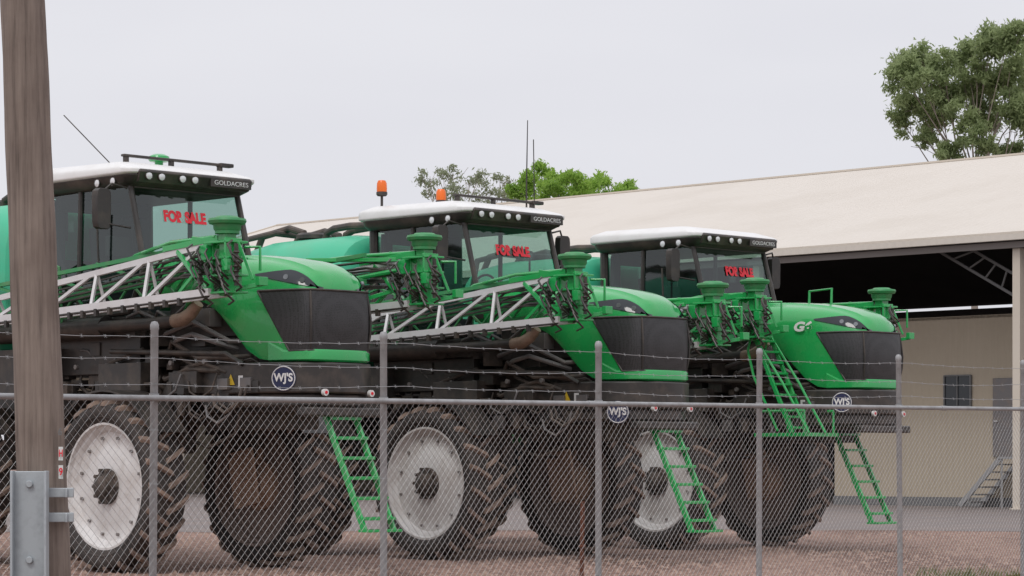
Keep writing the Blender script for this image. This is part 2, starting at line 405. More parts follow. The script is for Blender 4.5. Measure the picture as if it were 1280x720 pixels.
def f_interior(mb):
    mb.box((-1.45, .0, 3.15), (.5, .52, .16)); mb.box((-1.68, 0, 3.62), (.14, .54, .85), Matrix.Rotation(-.15,3,'Y')); mb.box((-1.80, 0, 4.10), (.1, .32, .22))
    mb.box((-1.4, .36, 3.4), (.5, .1, .1)); mb.box((-1.3, -.36, 3.4), (.6, .14, .16)); mb.box((-.95, -.48, 3.75), (.06, .3, .24))
    mb.tube([(-.45, 0, 2.9), (-.6, 0, 3.55)], .05, 8)
    ring = [(-.72+.09*math.sin(a)*.6, .2*math.cos(a), 3.62+.16*math.sin(a)) for a in [2*math.pi*k/20 for k in range(21)]]
    mb.tube(ring, .018, 6); mb.box((-1.1, 0, 2.9), (.3, .3, .4))
    mb.box((-1.93, .5, 3.7), (.06, .4, 1.2)); mb.box((-1.93, -.62, 3.9), (.06, .16, .9)); mb.box((-1.9, 0, 4.3), (.1, 1.3, .16))
def rr_rect(x0, x1, hw, z, c=.16, n=4, tap=0):
    pts = []
    for cx, cy, a0 in ((x1-c, hw-c, 0), (x0+c, hw-c, 90), (x0+c, -hw+c, 180), (x1-c, -hw+c, 270)):
        for k in range(n+1):
            a = R(a0+90*k/n); x = cx+c*math.cos(a); pts.append((x, cy+c*math.sin(a), z+tap*(x1-x)))
    return pts
def f_roof(mb):
    mb.loft([rr_rect(-2.18,-.12,.93,4.51), rr_rect(-2.22,-.08,.95,4.53), rr_rect(-2.22,-.08,.95,4.575,tap=.02), rr_rect(-2.19,-.13,.93,4.60,tap=.025), rr_rect(-2.05,-.38,.82,4.675,tap=.02), rr_rect(-1.9,-.55,.70,4.70)])
def f_visor(mb):
    mb.loft([rr_rect(-2.10,-.24,.84,4.385,.14), rr_rect(-2.14,-.13,.90,4.44,.14), rr_rect(-2.16,-.085,.925,4.51,.16)])
    mb.loft([[(-.12,-.80,4.42),(-.12,.80,4.42),(-.30,.80,4.42),(-.30,-.80,4.42)], [(-.055,-.82,4.54),(-.055,.82,4.54),(-.30,.82,4.54),(-.30,-.82,4.54)], [(-.07,-.8,4.57),(-.07,.8,4.57),(-.35,.8,4.59),(-.35,-.8,4.59)]])
def f_worklight(mb):
    mb.mi = 1; mb.lathe([(.055,0),(.055,.02),(.046,.022)], 16, axis='X'); mb.mi = 0; mb.lathe([(.045,.018),(.03,.026),(0,.028)], 16, axis='X')
def f_nameplate(mb): mb.box((-.07, .50, 4.49), (.03, .60, .095))
def f_lightbar(mb):
    mb.box((-.55, .05, 4.77), (.07, 1.5, .03)); 
    for y in (-.65, 0, .72): mb.box((-.55, y, 4.72), (.05, .06, .08))
    mb.box((-.55, .8, 4.77), (.1, .2, .045))
def f_gps(mb): mb.lathe([(0,4.87),(.07,4.865),(.12,4.84),(.13,4.81),(.11,4.78),(.05,4.77),(.05,4.68)], 20, (-.85, .05, 0))
def f_mirror(s_):
    def f(mb):
        mb.tube([(-.28, s_*.83, 4.36), (-.32, s_*1.02, 4.40), (-.36, s_*1.10, 4.32), (-.36, s_*1.10, 3.95), (-.2, s_*.84, 3.9)], .014, 6)
        rings = []
        for z, w in ((3.88,.06),(3.90,.10),(3.95,.115),(4.25,.12),(4.31,.11),(4.34,.07)):
            rings.append([(-.40, s_*1.12-w, z), (-.40, s_*1.12+w, z), (-.32, s_*1.12+w*.8, z), (-.32, s_*1.12-w*.8, z)])
        mb.loft(rings)
    return f
def f_tank(mb):
    rings = []
    for x, k in ((-2.28,.55),(-2.32,.8),(-2.45,.95),(-2.8,1.0),(-4.3,1.0),(-4.8,.93),(-5.0,.78),(-5.05,.5)):
        ring = []
        for i in range(32):
            a = 2*math.pi*i/32; ca, sa = math.cos(a), math.sin(a); e = .62
            ring.append((x, 1.08*k*math.copysign(abs(ca)**e, ca), 3.45+.97*k*math.copysign(abs(sa)**e, sa)))
        rings.append(ring)
    mb.loft(rings)
def f_lid(mb):
    mb.lathe([(0,.14),(.22,.13),(.25,.10),(.25,.05),(.20,.04),(.20,0)], 20, (-3.9, -.2, 4.38))
def f_pipes(mb):
    for y, d in ((-.35,0), (.0,.25)):
        mb.tube([(-2.2-d, y, 3.9),(-2.2-d, y, 4.42),(-2.35-d, y, 4.52),(-2.9, y-.05, 4.54),(-3.3, y, 4.53),(-3.45, y, 4.48),(-3.5, y, 4.35)], .05, 10)
    for y in (-.3, .35): mb.tube([(-4.0,y,4.35),(-4.0,y,4.52),(-4.3,y,4.60),(-4.9,y,4.52),(-5.15,y,4.1)], .05, 10)
    mb.tube([(-4.4,.6,4.5),(-4.4,-.5,4.53),(-4.45,-1.0,4.4),(-4.45,-1.12,3.9)], .045, 10)
def f_rear(mb):
    for s_ in (-1, 1):
        mb.bar((-5.2, s_*.6, 1.6), (-5.2, s_*.6, 3.7), .1); mb.bar((-5.2, s_*.6, 3.3), (-4.9, s_*1.4, 3.2), .09); mb.bar((-5.2, s_*.6, 2.0), (-4.9, s_*1.4, 2.9), .07)
        mb.bar((-5.2, s_*.6, 1.9), (-4.2, s_*.4, 1.9), .12)
    for z in (1.7, 2.6, 3.6): mb.bar((-5.2, -.7, z), (-5.2, .7, z), .09)
BY = 1.42
def boomz(x): return (3.54+.10*(x-1.9), 3.03+.035*(x-1.9))
def f_boom(sg):
    def f(mb):
        y = sg*BY; x0, x1 = -4.9, 1.9
        zt_ = lambda x: max(boomz(x)[0], boomz(x)[1]+.22)
        mb.bar((x0,y,zt_(x0)), (-1.9,y,zt_(-1.9)), .05, .06); mb.bar((-1.9,y,zt_(-1.9)), (x1,y,boomz(x1)[0]), .05, .065)
        for dy in (-.14, .14): mb.bar((x0,y+dy,boomz(x0)[1]), (x1+.25,y+dy,boomz(x1)[1]), .045, .075)
        n = 7
        for k in range(n):
            xa = x0+(x1-x0)*k/n; xb = x0+(x1-x0)*(k+1)/n
            mb.bar((xa,y,zt_(xa)), (xa+.05,y-.12,boomz(xa)[1]), .034)
            mb.bar((xa+.08,y-.12,boomz(xa)[1]), (xb-.06,y,zt_(xb)), .034)
            mb.bar((xa,y+.12,boomz(xa)[1]), (xa,y,zt_(xa)), .026)
            mb.bar((xa,y-.13,boomz(xa)[1]), (xa,y+.13,boomz(xa)[1]), .03)
    return f
def f_inner_boom(sg):
    def f(mb):
        y = sg*(BY-.30); x0, x1 = -4.6, 1.6
        mb.bar((x0,y,2.85), (x1,y,3.3), .045, .055); mb.bar((x0,y,3.2), (x1,y,3.60), .045, .045)
        n = 6
        za = lambda x: 2.85+.45*(x-x0)/(x1-x0)
        for k in range(n):
            xa = x0+(x1-x0)*k/n; xb = x0+(x1-x0)*(k+1)/n
            mb.bar((xa,y,za(xa)+.34), (xb,y,za(xb)), .03)
        y2 = sg*(BY-.48)
        mb.bar((-2.5,y2,3.05), (1.3,y2,3.42), .035, .04); mb.bar((-2.5,y2,2.82), (1.3,y2,3.15), .035, .04)
        for k in range(7):
            xa = -2.5+k*.54; z = 2.82+.0868*(xa+2.5); mb.bar((xa,y2,z), (xa+.27,y2,z+.26), .022); mb.bar((xa+.27,y2,z+.26), (xa+.54,y2,z+.05), .022)
    return f
def f_tip(sg):
    def f(mb):
        y = sg*BY
        mb.bar((1.2,y-.01,boomz(1.2)[0]+.07), (2.15,y-.01,boomz(2.15)[0]+.04), .05, .06); mb.bar((2.1,y-.14,3.04), (1.45,y-.02,3.5), .04)
        mb.bar((1.9,y,boomz(1.9)[0]), (2.2,y,3.56), .06)
        mb.tube([(2.1,y+sg*.02,3.62),(1.2,y-sg*.08,3.62),(.2,y-sg*.35,3.55),(-.3,y-sg*.5,3.4)], .022, 8)
        mb.tube([(2.1,y,3.45),(1.3,y-sg*.2,3.35),(.6,y-sg*.5,3.2)], .028, 8)
    return f
def f_tower(sg):
    def f(mb):
        y = sg*BY; x = 2.25
        mb.box((x,y,3.32), (.09,.11,.66)); mb.box((x+.14,y-.02,3.30), (.03,.22,.58)); mb.box((x-.16,y+.04,3.28), (.03,.2,.52))
        for z in (3.02, 3.2, 3.38, 3.55): mb.box((x, y, z), (.42, .26, .022))
        mb.bar((x-.1,y,3.55), (x-.55,y,3.62), .06); mb.bar((x-.1,y,3.55), (x-.8,y,3.05), .04); mb.bar((x+.2,y,3.55), (x+.32,y+.1,3.15), .03)
        mb.bar((x+.12,y,3.05), (x+.42,y+.14,3.10), .045); mb.box((x+.42,y+.14,3.13), (.06,.12,.09))
        mb.tube([(x+.18,y+.1,3.5),(x+.32,y+.2,3.5),(x+.32,y+.2,3.25)], .016, 8)
        mb.bar((x-.4,y,3.55), (x-1.5,y-sg*.45,3.58), .045); mb.bar((x-.5,y,3.2), (x-1.4,y-sg*.55,2.9), .045)
        mb.box((x+.02,y,3.62), (.13,.14,.10)); mb.box((x-.22,y-.1,3.45), (.12,.08,.16)); mb.box((x+.2,y-.16,3.3), (.1,.05,.12))
    return f
def f_cap(sg):
    def f(mb):
        x, y = 2.27, sg*BY
        mb.lathe([(0,3.825),(.11,3.825),(.13,3.81),(.195,3.80),(.205,3.775),(.19,3.745),(.15,3.735),(.145,3.69),(.13,3.67),(.13,3.64)], 24, (x,y,0))
    return f
def f_hoses(sg):
    def f(mb):
        rr = random.Random(11); x, y = 2.25, sg*BY
        for k in range(20):
            a = rr.uniform(-.4,.3); z = rr.uniform(3.1,3.55); w = rr.uniform(.08,.22)
            mb.tube([(x+a,y-.16,z),(x+a+.05,y-.16-w*.5,z-.05),(x+a+.12,y-.16-w*.5,z-.15),(x+a+.1,y-.1,z-.22),(x+a-.05,y-.05,z-.25)], .012, 6)
        for ox, oy in ((-.28,-.12), (.27,-.08)):
            for k in range(7): z = 3.12+.05*k; mb.lathe([(.030,z),(.038,z+.012),(.030,z+.025)], 10, (x+ox, y+oy, 0))
            mb.tube([(x+ox,y+oy,3.08),(x+ox,y+oy,3.52)], .022, 8)
        for k in range(26):
            xx = -4.6+k*.25; z = boomz(xx)[1]-.075
            mb.box((xx, y-.15, z), (.045,.045,.08))
        mb.tube([(-4.7,y-.15,boomz(-4.7)[1]-.055),(2.1,y-.15,boomz(2.1)[1]-.055)], .014, 6)
        for k in range(5):
            mb.tube([(1.9,y*.97,3.48-.06*k),(1.4,y*.92,3.54-.07*k),(.8,y*.8,3.5-.08*k),(.3,y*.62,3.40-.1*k)], .016, 6)
        for k in range(4):
            mb.tube([(1.7,y*.94,3.44-.07*k),(.9,y*.88,3.42-.06*k),(-.2,y*.84,3.30-.05*k),(-1.6,y*.82,3.18-.05*k)], .013, 5)
    return f
def f_ladder(mb):
    a0 = Vector((2.32,0,1.80)); a1 = Vector((2.98,0,.50))
    for y in (-.12, .30): mb.bar((a0.x,y,a0.z), (a1.x,y,a1.z), .035, .07)
    n = 6
    for k in range(n):
        t = (k+.4)/n; p = a0.lerp(a1, t); mb.box((p.x+.02,.09,p.z), (.17,.42,.035))
    for y in (-.12, .30): mb.bar((2.32,y,1.8), (2.1,y,1.85), .04)
    mb.box((3.0,.09,.5), (.2,.46,.03))
def f_logo(mb):
    n = Vector((.56,-.83,0)); c = Vector((2.22,-.605,2.14))+n*.002
    mb.mi = 0; mb.disc(c-n*.08, n, .138, .092, 32)
    x = n.cross(Vector((0,0,1))).normalized()
    mb.mi = 1
    ring = [c+n*.013+(x*math.cos(a)+Vector((0,0,1))*math.sin(a))*.127 for a in [2*math.pi*k/32 for k in range(33)]]
    mb.tube(ring, .006, 4)
def f_marker(y):
    def f(mb):
        x = 2.46 if y > 0 else 2.49
        mb.mi = 0; mb.disc((x, y, 1.99), (1,0,0), .038, .04, 16)
        mb.mi = 1; mb.disc((x+.04, y, 1.99), (1,0,0), .017, .008, 10)
    return f
def f_beacon(mb):
    mb.mi = 1; mb.tube([(0,0,-.18),(0,0,.02)], .018, 8); mb.lathe([(.06,0),(.075,.02),(.075,.05),(.06,.06)], 18)
    mb.mi = 0; mb.lathe([(.068,.055),(.07,.10),(.066,.17),(.05,.205),(0,.215)], 18)
def f_handrail(s_):
    return lambda mb: mb.tube([(-2.0,s_*1.0,2.7),(-2.0,s_*1.05,3.5),(-1.6,s_*1.05,3.6),(-1.3,s_*1.05,3.5),(-1.3,s_*1.0,2.7)], .018, 6)
def f_decal(mb):
    mb.mi = 0; k = len(mb.v); mb.v += [Vector((1.42,-.747,2.08)), Vector((1.56,-.747,2.08)), Vector((1.49,-.747,2.2))]; mb.face((k,k+1,k+2))
    mb.mi = 1; mb.quad((1.62,-.747,2.06),(1.70,-.747,2.06),(1.70,-.747,2.18),(1.62,-.747,2.18))
def sprayer(O, bx, dz, yfar, bdx, WB, ldx, label, kind):
    root = empty('crop_sprayer', (O[0], O[1], 0), R(-45), label, 'sprayer')
    B = (bx, 0, dz); BB = (bx+bdx, 0, dz)
    yn = -1.15
    wheel(root, 0, yn, False, 0); wheel(root, 0, yfar, True)
    wheel(root, WB, yn, False); wheel(root, WB, yfar, True)
    part('axle', 'black_dirty', f_axle(0, yn, yfar), root, key='axf%g' % yfar, bevel=.015); part('axle', 'black_dirty', f_axle(WB, yn, yfar), root, key='axr%g' % yfar, bevel=.015)
    for x in (0, WB):
        for y in (yn, yfar): part('mudguard', 'black', f_fender, root, (x, y, 0), key='fender')
    part('chassis', 'black', f_chassis, root, B, .01)
    part('underbody', 'black_dirty', f_belly, root, B, .015)
    part('engine_bay', ['black','black_dirty','grey_metal'], f_clutter, root, B, .008)
    part('exhaust_pipe', ['exhaust','black'], f_exhaust, root, B)
    hd = part('bonnet', 'green', f_hood, root, B)
    part('grille', 'grille', f_grille, hd, smooth=60); part('grille_frame', 'black', f_grille_frame, hd)
    for s_ in (-1, 1):
        h = part('headlight', 'dark_glass', f_headlight(s_), root, B, key='hl%d' % s_)
        for x in (2.14, 2.32): part('lens', 'lamp_dark', f_hlens(s_, x), h, key='hlens%d_%g' % (s_, x))
    bp = part('bumper', 'black', f_bumper, root, B, .02)
    for y in (-.27, .42): part('marker_light', ['white','red'], f_marker(y), bp, key='mk%g' % y)
    drop = Vector((0,0,-.2 if kind == 2 else 0))
    part('round_badge', ['navy','white'], f_logo, bp, drop); part('warning_sticker', ['yellow','white'], f_decal, bp)
    n = Vector((.56,-.83,0)); rt = Vector((.83,.56,0))
    text('badge_lettering', "WJ'S", .12, 'white', Vector((2.22,-.605,2.145))+n*.018+drop, rt, (0,0,1), bp, width=.215, bold=.004)
    cab = part('cab', 'black', f_cabframe, root, B)
    part('window_glass', 'glass', f_glass, cab, smooth=0); part('driver_seat', 'seat_cloth', f_interior, cab, bevel=.02)
    rf = part('cab_roof', 'white', f_roof, root, B, .01); part('visor', 'black', f_visor, rf, bevel=.012)
    for y in (-.68, -.50, -.20, -.02): part('work_light', ['lens','black'], f_worklight, rf, (-.085, y, 4.50), key='wl')
    for x_ in (-.45, -.75):
        o = part('work_light', ['lens','black'], f_worklight, rf, (x_, -.895, 4.445), key='wl'); o.rotation_euler = (0,0,R(-90))
    part('name_plate', 'black', f_nameplate, rf)
    text('name_lettering', 'GOLDACRES', .075, 'silver', (-.052,.50,4.49), (0,1,0), (0,0,1), rf, width=.50)
    if kind < 3: part('light_bar', 'black', f_lightbar, rf, bevel=.01)
    part('side_mirror', 'black', f_mirror(-1), root, B, .02, key='mirR')
    if kind != 1: part('side_mirror', 'black', f_mirror(1), root, B, .02, key='mirL')
    slope = Vector((-.27,0,.94)).normalized(); nn = Vector((.96,0,.276))
    zc = 4.06
    base = Vector((-.03-.27*(zc-3.46)/.94, -.08 if kind == 1 else .0, zc))+nn*.012
    if kind == 3: base.y = .12
    text('sale_lettering', 'FOR SALE', .18, 'red', base+Vector(B), (0,1,0), slope, root, width=.62, bold=.010, shear=.08)
    part('spray_tank', 'mint', f_tank, root, B); part('tank_lid', 'black', f_lid, root, B); part('tank_pipes', 'black_dirty', f_pipes, root, B)
    part('boom_mount', 'green_dull', f_rear, root, B, .008)
    for s_ in (-1, 1):
        k = 'R' if s_ < 0 else 'L'
        loc = Vector(BB)+(Vector((0,-.32,-.22)) if kind == 2 and s_ > 0 else Vector((0,0,0)))
        bm_ = part('folded_boom', 'silver' if kind < 3 else 'green_dull', f_boom(s_), root, loc, key='boom'+k+('g' if kind == 3 else ''))
        part('inner_truss', 'green_dull', f_inner_boom(s_), bm_, key='ib'+k)
        part('boom_tip', 'green', f_tip(s_), bm_, key='tip'+k)
        part('hinge_tower', 'green', f_tower(s_), bm_, key='tower'+k, bevel=.006)
        part('hinge_cap', 'green_dull', f_cap(s_), bm_, key='cap'+k)
        part('hoses', 'black', f_hoses(s_), bm_, key='hose'+k)
    part('access_ladder', 'green', f_ladder, root, (bx+ldx, 0, dz), .004)
    for s_ in (-1, 1): part('handrail', 'green_dull', f_handrail(s_), root, B, key='hr%d' % s_)
    return root, B
s1, B1 = sprayer((-3.60, 29.57), 0, 0, 1.02, 0, -3.4, 0, 'green crop sprayer nearest the timber pole, largest and leftmost, sale lettering on its windscreen', 1)
s2, B2 = sprayer((-.14, 33.3), .4, -.1, 1.5, 0, -2.7, 0, 'middle green crop sprayer with two orange beacons on its cab roof', 2)
s3, B3 = sprayer((2.97, 37.0), .5, -.1, 1.24, -.9, -4.15, -.62, 'green crop sprayer closest to the shed, with tall green side ladder and G6 on bonnet', 3)
part('gps_dome', 'green', f_gps, s1, B1)
def f_ant1(mb): mb.tube([(-.6,-.8,4.64),(-1.35,-.95,5.28)], .007, 5)
part('antenna', 'black', f_ant1, s1, B1, key='ant1')
for x, y in ((-2.05,-.6), (-2.3,.72)):
    part('beacon', ['orange','black'], f_beacon, s2, (x+.4, y, 4.87-.1), key='beacon')
part('antenna', 'black', lambda mb: mb.tube([(-.55,.62,4.62),(-.55,.62,5.0),(-.53,.62,5.85)], [.014,.010,.006], 5), s2, B2, key='ant2')
part('antenna', 'black', lambda mb: mb.tube([(-.50,.72,4.60),(-.50,.70,5.6)], .007, 5), s2, B2, key='ant3')
def f_tall(mb):
    for y in (-1.0, -1.34): mb.bar((1.30,y,3.05), (1.95,y,1.72), .035, .055)
    for k in range(9):
        t = (k+.5)/9; mb.box((1.30+.65*t, -1.17, 3.05-1.33*t), (.12,.34,.03))
part('tall_ladder', 'green', f_tall, s3, B3, .004)
for y in (-1.0, -1.36):
    part('ladder_handrail', 'green', lambda mb, y=y: mb.tube([(1.72,y,1.75),(1.30,y,2.5),(1.20,y,2.85),(1.24,y,3.0),(1.36,y,2.98),(1.80,y,2.4),(2.25,y,1.72)], .018, 8), s3, B3, key='lh%g' % y)
part('platform', 'green', lambda mb: mb.box((1.75,-1.0,1.70), (.9,.7,.05)), s3, B3, .004)
for y in (-.7, -1.33):
    part('platform_rail', 'green', lambda mb, y=y: mb.tube([(1.35,y,1.7),(1.35,y,2.02),(2.15,y,2.02),(2.15,y,1.7)], .02, 8), s3, B3, key='pr%g' % y)
part('grab_rail', 'green', lambda mb: mb.tube([(.6,.72,3.3),(.6,.74,3.78),(1.0,.74,3.80),(1.0,.72,3.3)], .02, 8), s3, B3)
text('model_lettering', 'G6', .17, 'white', Vector((1.60,-.688,3.18))+Vector(B3), (1,.10,0), (0,.02,1), s3, width=.29, bold=.008, shear=.2)

# ------------------------------------------------------------ chain link fence
FO = Vector((-2.33, 16.58, 0)); FD = Vector((.627, .779, 0)).normalized()
fence = empty('chain_link_fence', (FO.x, FO.y, 0), math.atan2(FD.y, FD.x), 'galvanised chain link fence with barbed wire strands in front of the sprayers', 'fence')
SLP = .0095
def railz(u): return 1.66+SLP*u
U0, U1 = -4.8, 19.0; GAP = 2.38
def f_post(mb):
    mb.lathe([(.0255,-.3),(.0255,2.10),(.029,2.105),(.029,2.135),(.02,2.155),(0,2.16)], 14)
    mb.lathe([(.033,1.645),(.033,1.69)], 14)
    for z in (.3,.7,1.1,1.45): mb.lathe([(.0255,z),(.029,z),(.029,z+.008),(.0255,z+.008)], 10)
for k in range(-2, 8):
    u = k*GAP+[0,-.13,.05,-.02,0,.06,0,0,0,0][k % 10]
    o = part('post', 'galv', f_post, fence, (u, 0, SLP*u), key='fpost'); o.rotation_euler = (R(random.uniform(-.4,.4)), R(random.uniform(-.5,.5)), 0)
def f_rail(mb):
    mb.tube([(U0,-.05,railz(U0)), (U1,-.05,railz(U1))], .019, 12)
    for u in (-.9, 4.6, 10.2, 15.3): mb.tube([(u,-.05,railz(u)),(u+.09,-.05,railz(u))], .023, 12)
part('top_rail', 'galv', f_rail, fence)
def f_link(mb):
    p = .064; H = 1.65; r = .0014
    n = int((U1-U0+H)/p)
    def clip(ua, za, ub, zb):
        if ua > ub: ua, za, ub, zb = ub, zb, ua, za
        if ub < U0 or ua > U1: return None
        if ua < U0: t = (U0-ua)/(ub-ua); za = za+(zb-za)*t; ua = U0
        if ub > U1: t = (U1-ua)/(ub-ua); zb = za+(zb-za)*t; ub = U1
        return ua, za, ub, zb
    for i in range(n+1):
        c = U0-H+i*p
        for sgn in (1, -1):
            q = clip(*((c, 0, c+H, H) if sgn > 0 else (c+H, 0, c, H)))
            if not q or q[2]-q[0] < .01: continue
            y = -.028+.003*sgn; pts = []
            for j in range(5):
                t = j/4; u = q[0]+(q[2]-q[0])*t; z = q[1]+(q[3]-q[1])*t
                e = math.sin(math.pi*z/H)
                pts.append((u+.010*e*math.sin(z*5+u*1.7), y+.02*e*math.sin(u*2.1), z+SLP*u+.008*e*math.sin(u*2.9+z*3)))
            mb.tube(pts, r, 3, cap=False)
part('wire_mesh', 'wire', f_link, fence, smooth=0)
for dz_ in (.10, .25, .41):
    def f_barb(mb, dz_=dz_):
        pts = []; n = 240
        for i in range(n+1):
            u = U0+(U1-U0)*i/n; sag = -.018*abs(math.sin(math.pi*(u/GAP)))-.01*math.sin(u*.9+dz_*20)
            z = railz(u)+dz_+sag; a = i*1.3
            pts.append((u, -.034+.002*math.cos(a), z+.002*math.sin(a)))
            if i % 2 == 0:
                mb.tube([(u-.010,-.034-.007,z-.012),(u+.010,-.034+.007,z+.012)], .0012, 3); mb.tube([(u-.009,-.034+.007,z+.012),(u+.009,-.034-.007,z-.012)], .0012, 3)
        mb.tube(pts, .0020, 4)
    part('barbed_wire', 'galv', f_barb, fence, key='barb%g' % dz_, smooth=0)
st = MB(); p = at(726, 700, 21.0)
st.bar((0,0,-.2), (.015,0,.92), .035, .008); st.bar((0,0,-.2), (.015,0,.92), .008, .035)
st.bar((.0,-.02,.55),(.02,.02,.56),.05,.01)
o = link('steel_stake', st.mesh('steel_stake', ['rust']), None, (p.x, p.y, 0)); o['label'] = 'thin rusty steel stake in the gravel behind the fence, right of the middle'; o['category'] = 'stake'

# ------------------------------------------------------------ timber pole
top = at(26, -60, 15.2); bot = at(62, 892, 15.2)
pole = empty('timber_pole', (bot.x, bot.y, 0), 0, 'weathered brown timber utility pole at the left edge, in front of the fence', 'utility pole')
def f_pole(mb):
    rings = []; n = 28; d = (Vector((top.x, top.y, top.z))-Vector((bot.x, bot.y, 0)))
    rr = random.Random(5); off = [rr.uniform(-.004,.004) for _ in range(n)]
    for i in range(60):
        t = -.05+1.9*i/59; c = d*t; r = .150-.022*t
        rings.append([(c.x+(r+off[k]+.003*math.sin(t*30+k*2))*math.cos(2*math.pi*k/n), c.y+(r+off[k]+.003*math.sin(t*23+k))*math.sin(2*math.pi*k/n), c.z) for k in range(n)])
    mb.loft(rings)
m = MATS['timber']; nt = m.node_tree; N = nt.nodes; L = nt.links
tc = N.new('ShaderNodeTexCoord'); mp = N.new('ShaderNodeMapping'); mp.inputs['Scale'].default_value = (30, 30, 1.1)
nz = N.new('ShaderNodeTexNoise'); nz.inputs['Scale'].default_value = 1; nz.inputs['Detail'].default_value = 9; nz.inputs['Roughness'].default_value = .7
cr = N.new('ShaderNodeValToRGB'); cr.color_ramp.elements[0].position = .30; cr.color_ramp.elements[0].color = (.095,.075,.063,1); cr.color_ramp.elements[1].position = .70; cr.color_ramp.elements[1].color = (.28,.23,.195,1)
x_ = cr.color_ramp.elements.new(.46); x_.color = (.20,.16,.135,1)
bp = N.new('ShaderNodeBump'); bp.inputs['Strength'].default_value = .5; bp.inputs['Distance'].default_value = .01
L.new(tc.outputs['Object'], mp.inputs[0]); L.new(mp.outputs[0], nz.inputs['Vector']); L.new(nz.outputs['Fac'], cr.inputs[0])
nb = N.new('ShaderNodeTexNoise'); nb.inputs['Scale'].default_value = 3; nb.inputs['Detail'].default_value = 6; L.new(tc.outputs['Object'], nb.inputs['Vector'])
mm = N.new('ShaderNodeMixRGB'); mm.blend_type = 'MULTIPLY'; mm.inputs[0].default_value = .5; L.new(cr.outputs[0], mm.inputs[1])
cr3 = N.new('ShaderNodeValToRGB'); cr3.color_ramp.elements[0].position = .35; cr3.color_ramp.elements[0].color = (.55,.5,.48,1); cr3.color_ramp.elements[1].position = .6; cr3.color_ramp.elements[1].color = (1,1,1,1)
L.new(nb.outputs['Fac'], cr3.inputs[0]); L.new(cr3.outputs[0], mm.inputs[2])
L.new(mm.outputs[0], N['Principled BSDF'].inputs['Base Color']); L.new(nz.outputs['Fac'], bp.inputs['Height']); L.new(bp.outputs['Normal'], N['Principled BSDF'].inputs['Normal'])
part('shaft', 'timber', f_pole, pole)
def pl(px, py, D): return at(px, py, D)-Vector((bot.x, bot.y, 0))
def f_bracket(mb):
    mb.box(pl(37, 760, 14.97), (.215, .05, 1.6)); 
    for px in (16, 58): mb.box(pl(px, 760, 14.92), (.015, .10, 1.6))
    for py in (616, 647):
        a = pl(60, py, 14.93); mb.box((a.x+.02, a.y+.06, a.z), (.24, .02, .055)); 
        a = pl(84, py, 15.0); mb.box((a.x, a.y+.06, a.z), (.015, .2, .055))
    for py in (605, 700): mb.disc(pl(37, py, 14.94), (0,-1,0), .022, .02, 8)
part('steel_bracket', 'zinc', f_bracket, pole, bevel=.004)
def f_tag(mb):
    for py in (567, 590): mb.box(pl(76, py, 15.07), (.026, .004, .08))
part('number_tag', 'paper', f_tag, pole)
text('tag_lettering', 'H', .06, 'red', pl(76,567,15.055), (1,0,0), (0,0,1), pole, width=.022, bold=.001)
text('tag_lettering', '9', .06, 'red', pl(76,590,15.055), (1,0,0), (0,0,1), pole, width=.022, bold=.001)
text('tag_lettering', '6', .06, 'steel_grey', pl(75,540,15.055), (1,0,0), (0,0,1), pole, width=.022, bold=.001)

# ------------------------------------------------------------ shed
E = Vector((-.724, .69, 0)); Nn = Vector((.69, .724, 0)); A = Vector((12.9, 64.5, 0))
def S(t, o, z): return A+E*t+Nn*o+Vector((0,0,z))
shed = empty('machinery_shed', (A.x, A.y, 0), 0, 'large cream steel machinery shed with low pitched roof behind the sprayers', 'shed')
def SL(t, o, z): return S(t, o, z)-A
T0, T1 = -16, 42
def slab(mb, a, b, c, d, th):
    a, b, c, d = map(Vector, (a, b, c, d)); n = (b-a).cross(d-a).normalized()*th
    mb.loft([[a,b,c,d],[a+n,b+n,c+n,d+n]])
def f_sroof(mb):
    slab(mb, SL(T0,-.3,6.93), SL(T1,-.3,6.93), SL(T1,12,10.57), SL(T0,12,10.57), -.08)
    slab(mb, SL(T0,12,10.57), SL(T1,12,10.57), SL(T1,24.3,6.93), SL(T0,24.3,6.93), -.08)
part('roof', 'roofsheet', f_sroof, shed, smooth=0)
def f_ridge(mb):
    mb.bar(SL(T0,12,10.62), SL(T1,12,10.62), .5, .06)
    mb.bar(SL(T1+.03,-.3,6.93), SL(T1+.03,12,10.57), .1, .25); mb.bar(SL(T1+.03,12,10.57), SL(T1+.03,24.3,6.93), .1, .25)
part('ridge_cap', 'cream', f_ridge, shed)
part('gutter', 'roofsheet', lambda mb: mb.bar(SL(T0,-.4,6.86), SL(T1,-.4,6.86), .16, .15), shed)
part('fascia', 'fascia', lambda mb: mb.bar(SL(T0,-.22,6.68), SL(T1,-.22,6.68), .08, .16), shed)
def f_walls(mb):
    slab(mb, SL(T1,0.12,0), SL(T1,24,0), SL(T1,24,6.8), SL(T1,.12,6.8), .1)
    mb.face([len(mb.v)+i for i in range(3)]); mb.v += [SL(T1-.02,0,6.8), SL(T1-.02,24,6.8), SL(T1-.02,12,10.5)]
part('wall', 'tan', f_walls, shed, smooth=0)
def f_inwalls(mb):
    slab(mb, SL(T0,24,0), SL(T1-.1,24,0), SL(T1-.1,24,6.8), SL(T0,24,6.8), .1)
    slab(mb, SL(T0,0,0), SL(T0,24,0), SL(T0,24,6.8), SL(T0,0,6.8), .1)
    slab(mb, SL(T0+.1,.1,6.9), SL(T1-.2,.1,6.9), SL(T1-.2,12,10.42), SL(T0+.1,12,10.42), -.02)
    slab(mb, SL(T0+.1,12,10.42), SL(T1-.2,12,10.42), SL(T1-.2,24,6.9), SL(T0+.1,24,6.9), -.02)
part('shaded_inner_faces', 'shed_shade', f_inwalls, shed, smooth=0)  # inner walls and roof underside, interior shade painted into their colour
